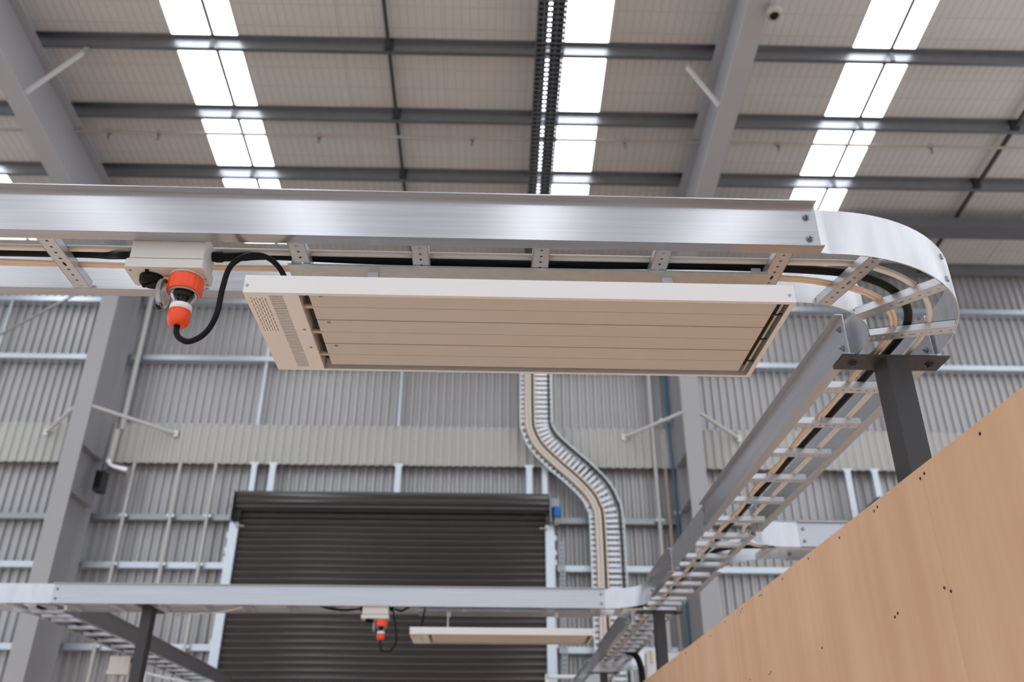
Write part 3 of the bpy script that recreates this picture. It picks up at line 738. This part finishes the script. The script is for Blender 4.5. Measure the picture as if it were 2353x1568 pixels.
# ================================================================ POSTS
def post(x, y, lab, rot=0, w=0.068, d=0.09):
    t = sysd(thing('support_post', lab, 'post', (x, y, FLOOR), 'black steel posts under the ladders'))
    MB().box(x - w / 2, x + w / 2, y - d / 2, y + d / 2, FLOOR + 0.01, ZB - 0.008).build('post_shaft', 'black_steel', t)
    if rot == 0: pl = MB().box(x - 0.160, x + 0.160, y - 0.046, y + 0.046, ZB - 0.008, ZB - 0.001)
    else: pl = MB().box(x - 0.046, x + 0.046, y - 0.16, y + 0.16, ZB - 0.008, ZB - 0.001)
    pl = pl.build('top_plate', 'black_steel', t)
    for s in (-1, 1):
        c = (x + s * 0.118, y, ZB - 0.008) if rot == 0 else (x, y + s * 0.118, ZB - 0.008)
        MB().lathe([(0, -0.012), (0.0085, -0.012), (0.0085, -0.004), (0.013, -0.004), (0.013, 0), (0, 0)], c, 12, smooth=False).build('plate_bolt', 'black_steel', pl)
    MB().box(x - 0.09, x + 0.09, y - 0.09, y + 0.09, FLOOR, FLOOR + 0.01).build('base_plate', 'black_steel', t)
    return t
post(1.218, 2.345, 'black square post rising behind the plywood to the near bend')
post(1.205, 6.22, 'black square post under the lower junction of the run')
post(1.205, 9.32, 'black square post under the far tee at the bottom edge')
post(-2.30, Y2 + 0.15, 'black square post under the lower ladder in front of the column', 1)

# ================================================================ HEATERS
def heater(dx, dy, dz, lab, lab_hang):
    x0, x1, y0, y1, zb, zt = -0.550 + dx, 0.662 + dx, 1.649 + dy, 2.031 + dy, 0.986 + dz, 1.030 + dz
    t = sysd(thing('radiant_heater', lab, 'heater', ((x0 + x1) / 2, (y0 + y1) / 2, zb), 'long radiant heaters under the ladders'))
    e = 0.0015
    h = MB()
    h.box(x0, x1, y0, y0 + e, zb, zt); h.box(x0, x1, y1 - e, y1, zb, zt); h.box(x0, x0 + e, y0 + e, y1 - e, zb, zt); h.box(x1 - e, x1, y0 + e, y1 - e, zb, zt)
    h.box(x0 + e, x1 - e, y0 + e, y1 - e, zt - e, zt)
    # inturned bottom lip
    h.box(x0 + e, x1 - e, y0 + e, y0 + 0.010, zb, zb + e); h.box(x0 + e, x1 - e, y1 - 0.009, y1 - e, zb, zb + e); h.box(x1 - 0.011, x1 - e, y0 + 0.01, y1 - 0.009, zb, zb + e)
    h.build('housing', 'white_metal', t)
    MB().box(x0 + 0.002, x1 - 0.002, y0 + 0.002, y1 - 0.002, zt - 0.009, zt - 0.004).build('reflector', 'gap_shade', t)  # reflector coloured dark; the gaps get their shade from it
    # end cover with real vent slots
    cx = x0 + 0.118; s0, s1 = x0 + 0.053, x0 + 0.083; yy0, yy1 = y0 + 0.010, y1 - 0.009
    c = MB(); c.box(x0 + e, s0, yy0, yy1, zb, zb + e); c.box(s1, cx, yy0, yy1, zb, zb + e)
    n = 46; g0, g1 = yy0 + 0.004, yy1 - 0.010; p = (g1 - g0) / n
    c.box(s0, s1, yy0, g0, zb, zb + e); c.box(s0, s1, g1, yy1, zb, zb + e)
    for k in range(n): c.box(s0, s1, g0 + (k + 0.5) * p, g0 + (k + 1) * p, zb, zb + e)
    c.box(cx - e, cx, yy0, yy1, zb + e, zt - 0.01)
    c.build('end_cover', 'white_metal', t)
    MB().box(x0 + 0.004, cx - 0.004, yy0, yy1, zb + 0.012, zb + 0.014).build('slot_shade_backing', 'dark_void', t)  # added dark sheet standing in for the shaded inside behind the slots
    MB().box(x0 + 0.010, x0 + 0.044, yy0 + 0.012, yy0 + 0.165, zb - 0.0004, zb).build('rating_label', 'label', t)
    # three heating panels, each of two strips with a groove
    px0, px1 = x0 + 0.139, x1 - 0.036; py0, py1 = y0 + 0.0105, y1 - 0.024; n3 = (py1 - py0) / 3; zp = zb + 0.005
    for k in range(3):
        a, b = py0 + k * n3 + (0.0 if k == 0 else 0.0022), py0 + (k + 1) * n3 - 0.0022; m_ = (a + b) / 2
        mb = MB(); mb.box(px0, px1, a, m_ - 0.0009, zp, zp + 0.006); mb.box(px0, px1, m_ + 0.0009, b, zp, zp + 0.006); mb.box(px0, px1, a, b, zp + 0.003, zp + 0.008)
        pn = mb.build('heating_panel', 'heat_panel', t)
        MB().lathe([(0, -0.002), (0.004, -0.0018), (0.0045, 0), (0, 0)], (px0 + 0.026, a + 0.008, zp), 10, smooth=False).build('panel_screw', 'bolt', pn)
        MB().box(cx - 0.001, px0 + 0.004, a + 0.056, a + 0.068, zp + 0.002, zp + 0.007).build('panel_tab', 'copper_tab', t)
        MB().box(px1 - 0.002, x1 - 0.010, a + 0.056, a + 0.062, zp + 0.002, zp + 0.005).build('panel_tab', 'dark_void', t)
    MB().bar((x1 - 0.022, y0 + 0.012, zb + 0.010), (x1 - 0.022, y1 - 0.012, zb + 0.010), 0.006, 0.004).build('edge_strip', 'galv', t)
    sc = MB().lathe([(0, -0.0012), (0.0035, -0.001), (0.004, 0), (0, 0)], (0, 0, 0), 10, smooth=False).mesh('cover_screw', 'bolt', centre=False)[0]
    for y in (y0 + 0.165, y0 + 0.255): place('cover_screw', sc, t, (x0 + 0.104, y, zb))
    sf = MB().lathe([(0, -0.0014), (0.0032, -0.0012), (0.0036, 0), (0, 0)], (0, 0, 0), 10, 'Y', smooth=False).mesh('face_screw', 'bolt', centre=False)[0]
    for x in (x0 + 0.007, x1 - 0.012): place('face_screw', sf, t, (x, y0, (zb + zt) / 2 - 0.004))
    # hanger rods: clip on the plate, rod, foot on the housing
    zpl = ZB - 0.006; yh = Y1 + dy0(dy) + 0.160
    for x in (-0.31 + dx, 0.437 + dx):
        hg = MB().bar((x - 0.004, yh, zt), (x - 0.004, yh, zpl - 0.02), 0.010, 0.006, (0, 1, 0)).build('hanger', 'white_metal', t)
        MB().box(x - 0.013, x + 0.013, yh - 0.012, yh + 0.012, zpl - 0.030, zpl).build('hanger_clip', 'white_metal', hg)
        MB().box(x - 0.02, x + 0.012, yh - 0.012, yh + 0.012, zt, zt + 0.003).build('hanger_foot', 'white_metal', hg)
    return t
def dy0(dy): return 0.0 if dy < 1 else (Y2 - Y1)
heater(S1, 0, 0, 'large cream and white radiant heater hung under the near ladder', '')
heater(0.061, 4.335, 0.014, 'smaller looking radiant heater hung in front of the shutter', '')
for y, lab in ((Y1, 'galvanised mounting plate above the near heater'), (Y2, 'galvanised mounting plate above the far heater')):
    t = sysd(thing('mounting_plate', lab, 'plate', (0.07, y + 0.2, ZB), 'heater mounting plates'))
    ex = S1 if y < 3 else S2 + 0.01
    MB().box(-0.520 + ex, 0.690 + ex, y + 0.124, y + 0.300, ZB - 0.006, ZB - 0.003).build('plate_sheet', 'galv', t)
    MB().box(-0.520 + ex, 0.690 + ex, y + 0.124, y + 0.1265, ZB - 0.003, ZB + 0.0).build('plate_lip', 'galv', t)
    for x in (-0.5 + ex, 0.66 + ex):
        MB().box(x - 0.012, x + 0.012, y + 0.124, y + 0.128, ZB - 0.003, ZB + 0.012).build('plate_clip', 'galv', t)

# ================================================================ SWITCHED OUTLETS, PLUGS, CORDS
def outlet(dx, dy, dz, lab):
    x0, x1, y0, y1 = -0.880 + dx, -0.694 + dx, 1.775 + dy, 1.862 + dy; z0, z1, z2 = 1.126 + dz, 1.150 + dz, 1.222 + dz
    t = sysd(thing('switched_outlet', lab, 'outlet', ((x0 + x1) / 2, (y0 + y1) / 2, z0), 'switched outlets under the ladders'))
    def rbox(a, b, c, d, e, f, r):
        prof = []
        for cx_, cy_, s0 in ((b - r, d - r, 0), (a + r, d - r, 90), (a + r, c + r, 180), (b - r, c + r, 270)):
            prof += [(cx_ + r * math.cos(math.radians(s0 + q * 22.5)), cy_ + r * math.sin(math.radians(s0 + q * 22.5))) for q in range(5)]
        return MB().prism(prof, (0, 0, e), (0, 0, f), (1, 0, 0), (0, 1, 0))
    rbox(x0 + 0.006, x1 - 0.004, y0 + 0.003, y1 - 0.003, z1 + 0.0035, z2, 0.006).build('back_box', 'box_grey', t)
    MB().box(x0 + 0.008, x1 - 0.008, y0 + 0.006, y1 - 0.006, z1, z1 + 0.0035).build('seal', 'black_rubber', t)
    rbox(x0, x1, y0, y1, z0, z1, 0.007).build('cover', 'box_grey', t)
    kx, ky = x0 + 0.052, (y0 + y1) / 2 + 0.006
    k = MB().lathe([(0, -0.016), (0.026, -0.016), (0.028, -0.012), (0.029, 0), (0, 0)], (kx, ky, z0), 28).build('switch_knob', 'black_rubber', t)
    MB().bar((kx - 0.022, ky + 0.010, z0 - 0.018), (kx + 0.022, ky - 0.010, z0 - 0.018), 0.007, 0.005).build('pointer', 'black_rubber', k)
    MB().bar((kx - 0.021, ky + 0.012, z0 - 0.0168), (kx - 0.004, ky + 0.004, z0 - 0.0168), 0.004, 0.002).build('pointer_mark', 'orange', k)
    MB().box(kx - 0.004, kx + 0.004, y0 + 0.010, y0 + 0.016, z0 - 0.004, z0).build('stop_pin', 'black_rubber', t)
    for cx_, cy_ in ((x0 + 0.011, y0 + 0.016), (x1 - 0.009, y0 + 0.05), (x0 + 0.03, y1 - 0.008), (x1 - 0.01, y1 - 0.008)):
        MB().lathe([(0, -0.001), (0.0038, -0.001), (0.004, 0), (0, 0)], (cx_, cy_, z0), 10, smooth=False).build('cover_screw', 'bolt', t)
    sx, sy = -0.743 + dx, 1.820 + dy
    MB().lathe([(0, -0.004), (0.040, -0.004), (0.041, 0), (0, 0)], (sx, sy, z0), 30).build('socket_base', 'box_grey', t)
    for s, xe in ((-1, x0 + 0.006), (1, x1 - 0.004)):
        g = MB().lathe([(0, 0), (0.0125, 0), (0.0125, s * 0.006), (0.0145, s * 0.007), (0.0145, s * 0.022), (0.011, s * 0.028), (0, s * 0.028)], (xe, 1.838 + dy, 1.199 + dz), 14, 'X', smooth=False)
        g.build('cable_gland', 'black_rubber', t)
    # clear flap hanging open beside the socket
    fl_ = MB().lathe([(0, 0), (0.034, 0), (0.038, 0.004), (0.038, 0.012), (0.035, 0.012), (0.032, 0.003), (0, 0.003)], (sx - 0.055, sy, z0 - 0.048), 30, 'X').build('socket_flap', 'clear_flap', t)
    MB().box(sx - 0.053, sx - 0.038, sy - 0.008, sy + 0.008, z0 - 0.012, z0 - 0.004).build('flap_hinge', 'box_grey', fl_)
    MB().box(sx - 0.056, sx - 0.046, sy - 0.010, sy + 0.006, z0 - 0.086, z0 - 0.074).build('flap_latch', 'black_rubber', fl_)
    return t
def plug(dx, dy, dz, lab):
    sx, sy, z0 = -0.757 + dx, 1.820 + dy, 1.121 + dz
    t = sysd(thing('power_plug', lab, 'plug', (sx, sy, z0 - 0.13), 'orange and clear plugs in the outlets'))
    # ribbed locking ring
    mb = MB(); n = 72; prof = [(0.037, 0.0), (0.0405, -0.003), (0.0405, -0.034), (0.0385, -0.040), (0.034, -0.040), (0.034, -0.028)]
    v = []; f = []
    for j, (r, h) in enumerate(prof):
        for k in range(n):
            a = 2 * math.pi * k / n; rr_ = r + (0.0009 if (k // 2) % 2 and 1 <= j <= 3 else 0); v.append((sx + rr_ * math.cos(a), sy + rr_ * math.sin(a), z0 + h))
    for j in range(len(prof) - 1):
        for k in range(n): f.append((j * n + k, j * n + (k + 1) % n, (j + 1) * n + (k + 1) % n, (j + 1) * n + k))
    mb.add(v, f); mb.build('locking_ring', 'orange', t)
    MB().lathe([(0, -0.028), (0.0345, -0.028), (0.0345, -0.042), (0.032, -0.044), (0.028, -0.036), (0, -0.036)], (sx, sy, z0), 28).build('ring_seal', 'cream_pipe', t)
    MB().lathe([(0.030, -0.040), (0.031, -0.046), (0.026, -0.055), (0.0205, -0.064), (0.0205, -0.078), (0.0185, -0.078), (0.0185, -0.065), (0.024, -0.056), (0.028, -0.047), (0.028, -0.040)], (sx, sy, z0), 28).build('clear_body', 'clear', t)
    for k, m_ in ((-0.006, 'blue_wire'), (0.004, 'yellow_wire'), (-0.001, 'white_plastic'), (0.009, 'black_rubber')):
        MB().tube(smooth_path([(sx + k * 1.4, sy - 0.008, z0 - 0.042), (sx + k * 1.2, sy - 0.010 + k, z0 - 0.058), (sx + k * 0.8, sy - 0.006, z0 - 0.070), (sx + k * 0.6, sy, z0 - 0.080)], 4), 0.0026, 8).build('wire', m_, t)
    MB().lathe([(0, -0.036), (0.020, -0.036), (0.020, -0.050), (0.010, -0.053), (0, -0.053)], (sx, sy, z0), 20).build('contact_block', 'cream_pipe', t)
    MB().lathe([(0, -0.074), (0.0245, -0.074), (0.0255, -0.077), (0.0255, -0.090), (0, -0.090)], (sx, sy, z0), 26).build('clamp_collar', 'white_plastic', t)
    MB().lathe([(0, -0.090), (0.0255, -0.090), (0.0262, -0.096), (0.0255, -0.112), (0.0222, -0.124), (0.017, -0.128), (0.009, -0.128), (0, -0.126)], (sx, sy, z0), 28).build('end_cap', 'orange', t)
    return t
outlet(0.012, 0, 0, 'grey switched outlet box with black knob under the near ladder')
plug(S1 + 0.013, 0, 0, 'big orange and clear plug hanging from the near outlet box')
outlet(0.047, 4.345, -0.004, 'small looking grey outlet box in front of the shutter')
plug(0.060, 4.345, -0.004, 'small orange plug in front of the shutter')
def wire(pts, r, lab, name='power_cable', group='black cords and cables', m_='black_rubber', k=8):
    return sysd(tag(MB().tube(smooth_path(pts, k), r, 12).build(name, m_), lab, 'cable', group))
c_ = 1.82
wire([(x + S1, y, z) for x, y, z in [(-0.744, c_, 1.010), (-0.744, c_, 0.988), (-0.740, c_ - 0.004, 0.970), (-0.728, c_ - 0.008, 0.955), (-0.704, c_ - 0.01, 0.947), (-0.672, c_ - 0.012, 0.968), (-0.653, c_ - 0.014, 1.016), (-0.650, c_ - 0.014, 1.092), (-0.642, c_ - 0.014, 1.148),
      (-0.618, c_ - 0.012, 1.178), (-0.584, c_ - 0.008, 1.190), (-0.548, c_, 1.180), (-0.518, c_ + 0.012, 1.146), (-0.500, c_ + 0.03, 1.09), (-0.490, c_ + 0.05, 1.030)]], 0.0068, 'thick black cord looping from the near orange plug to the heater')
d_ = 6.165
wire([(x + 0.041, y, z) for x, y, z in [(-0.738, d_, 1.010), (-0.738, d_, 0.980), (-0.735, d_, 0.935), (-0.700, d_, 0.915), (-0.655, d_, 0.930), (-0.632, d_, 0.985), (-0.640, d_, 1.06), (-0.655, d_ - 0.01, 1.14), (-0.665, d_ - 0.01, 1.19), (-0.655, d_ + 0.01, 1.215)]], 0.006, 'thin black cord looping under the far orange plug')
wire([(x + S2, y, z) for x, y, z in [(-0.455, d_ + 0.03, 1.225), (-0.462, d_ + 0.03, 1.19), (-0.470, d_ + 0.03, 1.12), (-0.490, d_ + 0.03, 1.045)]], 0.006, 'short black cord dropping to the far heater end')

# cables lying in the near ladder, bend and run
ZC = ZB + 0.024
yb = 1.893
wire([(-2.9, yb, ZC + 0.012), (-2.0, yb + 0.004, ZC + 0.012), (-1.4, yb, ZC + 0.012), (-1.05, yb - 0.002, ZC + 0.011), (-0.96, 1.872, ZC - 0.004), (-0.915, 1.842, 1.201), (-0.890, 1.838, 1.199)], 0.0105, 'thick black cable entering the near outlet box from the frame edge')
def bend_pts(r, z, a0=8, a1=86, n=7):
    return [(CX + r * math.sin(math.radians(a0 + (a1 - a0) * i / n)), CY - r * math.cos(math.radians(a0 + (a1 - a0) * i / n)), z) for i in range(n + 1)]
wire([(-0.660, 1.838, 1.199), (-0.62, 1.846, 1.206), (-0.55, 1.872, ZC + 0.004), (-0.3, 1.894, ZC + 0.011), (0.1, 1.900, ZC + 0.012), (0.5, 1.892, ZC + 0.012), (0.75, 1.896, ZC + 0.012)] + bend_pts(0.378, ZC + 0.012, 12) + [(1.219, 2.45, ZC + 0.012), (1.214, 3.0, ZC + 0.012), (1.205, 4.0, ZC + 0.012), (1.20, 5.0, ZC + 0.012), (1.195, 6.0, ZC + 0.012), (1.185, 7.0, ZC + 0.012), (1.18, 8.3, ZC + 0.012)],
     0.0115, 'thick black cable following the near ladder round the bend and away')
for off, ph, lab in ((0.0, 0.0, 'tan cable beside the thick black cable'), (0.012, 1.4, 'second tan cable, on the inner side of the bend')):
    base = [(-2.9, 1.914 + off), (-2.2, 1.918 + off), (-1.5, 1.912 + off), (-0.9, 1.918 + off), (-0.3, 1.920 + off), (0.3, 1.922 + off), (0.75, 1.922 + off)]
    p = [(x, y + 0.004 * math.sin(5 * x + ph), ZC) for x, y in base] + bend_pts(0.342 - off, ZC, 12)
    y = 2.42
    while y < 8.4:
        p.append((1.178 - off - 0.006 * math.sin(10.6 * y + ph) - 0.004 * (y - 2.4) / 2, y, ZC)); y += 0.15
    wire(p, 0.0055, lab, 'cable', 'tan cables in the ladders', 'tan_cable', 4)
wire([(-2.9, 1.856, ZC + 0.004), (0.0, 1.856, ZC + 0.004), (0.75, 1.854, ZC + 0.004)] + bend_pts(0.432, ZC + 0.004, 12) + [(1.278, 2.5, ZC + 0.004), (1.277, 3.2, ZC + 0.004), (1.27, 4.05, ZC + 0.004), (1.29, 4.3, ZC + 0.004), (1.37, 4.50, ZC + 0.004), (1.5, 4.58, ZC + 0.004), (1.9, 4.60, ZC + 0.004), (3.3, 4.60, ZC + 0.004)],
     0.0085, 'white conduit on the outer side of the bend, turning into the branch', 'conduit', 'white conduits in the ladders', 'white_cable')
wire([(1.235, 4.85, ZC + 0.01), (1.25, 4.72, ZC + 0.012), (1.33, 4.64, ZC + 0.012), (1.5, 4.615, ZC + 0.012), (2.0, 4.62, ZC + 0.012), (3.3, 4.62, ZC + 0.012)], 0.011, 'black cable sweeping from the run into the branch')
for x, lab in ((1.150, 'black cable nearest the rail past the second tee'), (1.245, 'black cable on the far side past the second tee')):
    wire([(x, 6.35, ZC + 0.02), (x + 0.004, 7.2, ZC + 0.02), (x, 8.5, ZC + 0.02), (x + 0.03, 8.9, ZC + 0.02), (x + 0.1, 9.1, ZC + 0.02)], 0.02, lab)
wire([(1.14, 8.3, ZC + 0.03), (1.25, 8.22, ZC + 0.02), (1.33, 8.1, ZC - 0.03), (1.36, 8.0, ZC - 0.15), (1.365, 7.98, ZC - 0.35), (1.365, 7.98, ZC - 0.8)], 0.028, 'fat black cable bundle dropping beside the white enclosure')
# cables in the lower ladder
for off, lab, m_, r in ((0.07, 'black cable in the lower ladder', 'black_rubber', 0.009), (0.15, 'tan cable in the lower ladder', 'tan_cable', 0.006)):
    p = []
    for i in range(16):
        x = -4.2 + i * 0.335
        p.append((x, Y2 + 0.036 + off + 0.004 * math.sin(7 * x), ZC + 0.006 + (0.004 if i % 2 else -0.002)))
    wire(p + [(1.05, Y2 + off + 0.03, ZC + 0.006), (1.17, Y2 + off - 0.1, ZC + 0.006)], r, lab, 'cable', None, m_)
wire([(-0.908 + 0.050, 6.183, 1.195), (-0.96, 6.185, 1.186), (-1.08, 6.185, 1.20), (-1.16, 6.185, ZC + 0.004)], 0.008, 'black lead curving up from the far outlet box, column side')
wire([(-0.615, 6.183, 1.195), (-0.57, 6.183, 1.184), (-0.54, 6.185, 1.198), (-0.49, 6.19, ZC + 0.004)], 0.008, 'black lead curving up from the far outlet box, heater side')
wire([(-1.62, Y2 + 0.14, ZC), (-1.80, Y2 + 0.20, ZB - 0.006), (-2.02, Y2 + 0.27, ZB - 0.012), (-2.20, Y2 + 0.31, ZB - 0.02)], 0.005, 'loose tan cable end sagging beside the black post', 'cable', None, 'tan_cable')
p = []
for i in range(16):
    y = 6.4 + i * 0.29; p.append((-3.14 + 0.03 * math.sin(3 * y), y, ZC + 0.008))
wire(p, 0.011, 'black cable in the branch ladder behind the black post')
# things at the bottom edge
t = sysd(thing('white_enclosure', 'white rounded enclosure with a yellow tag by the fat black cables', 'enclosure', (1.33, 7.55, 0.5)))
prof = [(-0.046, -0.6), (0.046, -0.6), (0.046, -0.012), (0.036, 0.0), (-0.036, 0.0), (-0.046, -0.012)]
MB().prism(prof, (1.375, 7.5, 1.135), (1.375, 7.62, 1.135), (1, 0, 0), (0, 0, 1)).build('case', 'white_metal', t)
MB().bar((1.362, 7.498, 1.14), (1.366, 7.498, 1.06), 0.012, 0.004, (0, 1, 0)).build('yellow_tag', 'yellow_wire', t)
MB().lathe([(0, -0.006), (0.007, -0.006), (0.008, 0), (0, 0)], (1.367, 7.5, 1.045), 10, 'Y', smooth=False).build('case_screw', 'bolt', t)
t = sysd(thing('junction_box', 'beige junction box half behind the black post at the bottom', 'junction box', (-3.21, 8.3, 1.03)))
MB().box(-3.30, -3.12, 8.26, 8.38, 1.05, 1.17).build('box_body', 'box_grey', t)
MB().box(-3.305, -3.115, 8.255, 8.385, 1.02, 1.05).build('box_lid', 'box_grey', t)
MB().lathe([(0, 0), (0.022, 0), (0.022, 0.05), (0, 0.05)], (-3.12, 8.3, 1.14), 12, 'X', smooth=False).build('cable_gland', 'black_rubber', t)
MB().lathe([(0.02, 0), (0.02, -0.2)], (-3.22, 8.3, 1.02), 12).build('drop_pipe', 'cream_pipe', t)
t = sysd(thing('bracket_plate', 'white slotted bracket plate beside the black post at the bottom edge', 'bracket', (-3.0, 8.3, 0.7)))
MB().box(-3.055, -2.965, 8.28, 8.29, 0.60, 1.05).build('plate', 'white_metal', t)
MB().box(-3.02, -3.0, 8.276, 8.28, 0.98, 1.0).build('slot', 'dark_void', t)
MB().bar((-2.965, 8.285, 1.03), (-2.62, 8.6, 0.98), 0.02, 0.02).build('stay_rod', 'galv', t)

# ---------------------------------------------------------------- turn the tray system, lift everything to eye height
ANG = math.radians(0.45)
RZ = Matrix.Rotation(ANG, 3, 'Z')
for o in SYS:
    o.location = RZ @ Vector(o.location); o.rotation_euler.z += ANG
for o in bpy.data.objects:
    if o.parent is None and o.type != 'CAMERA':
        o.location.z += EYE
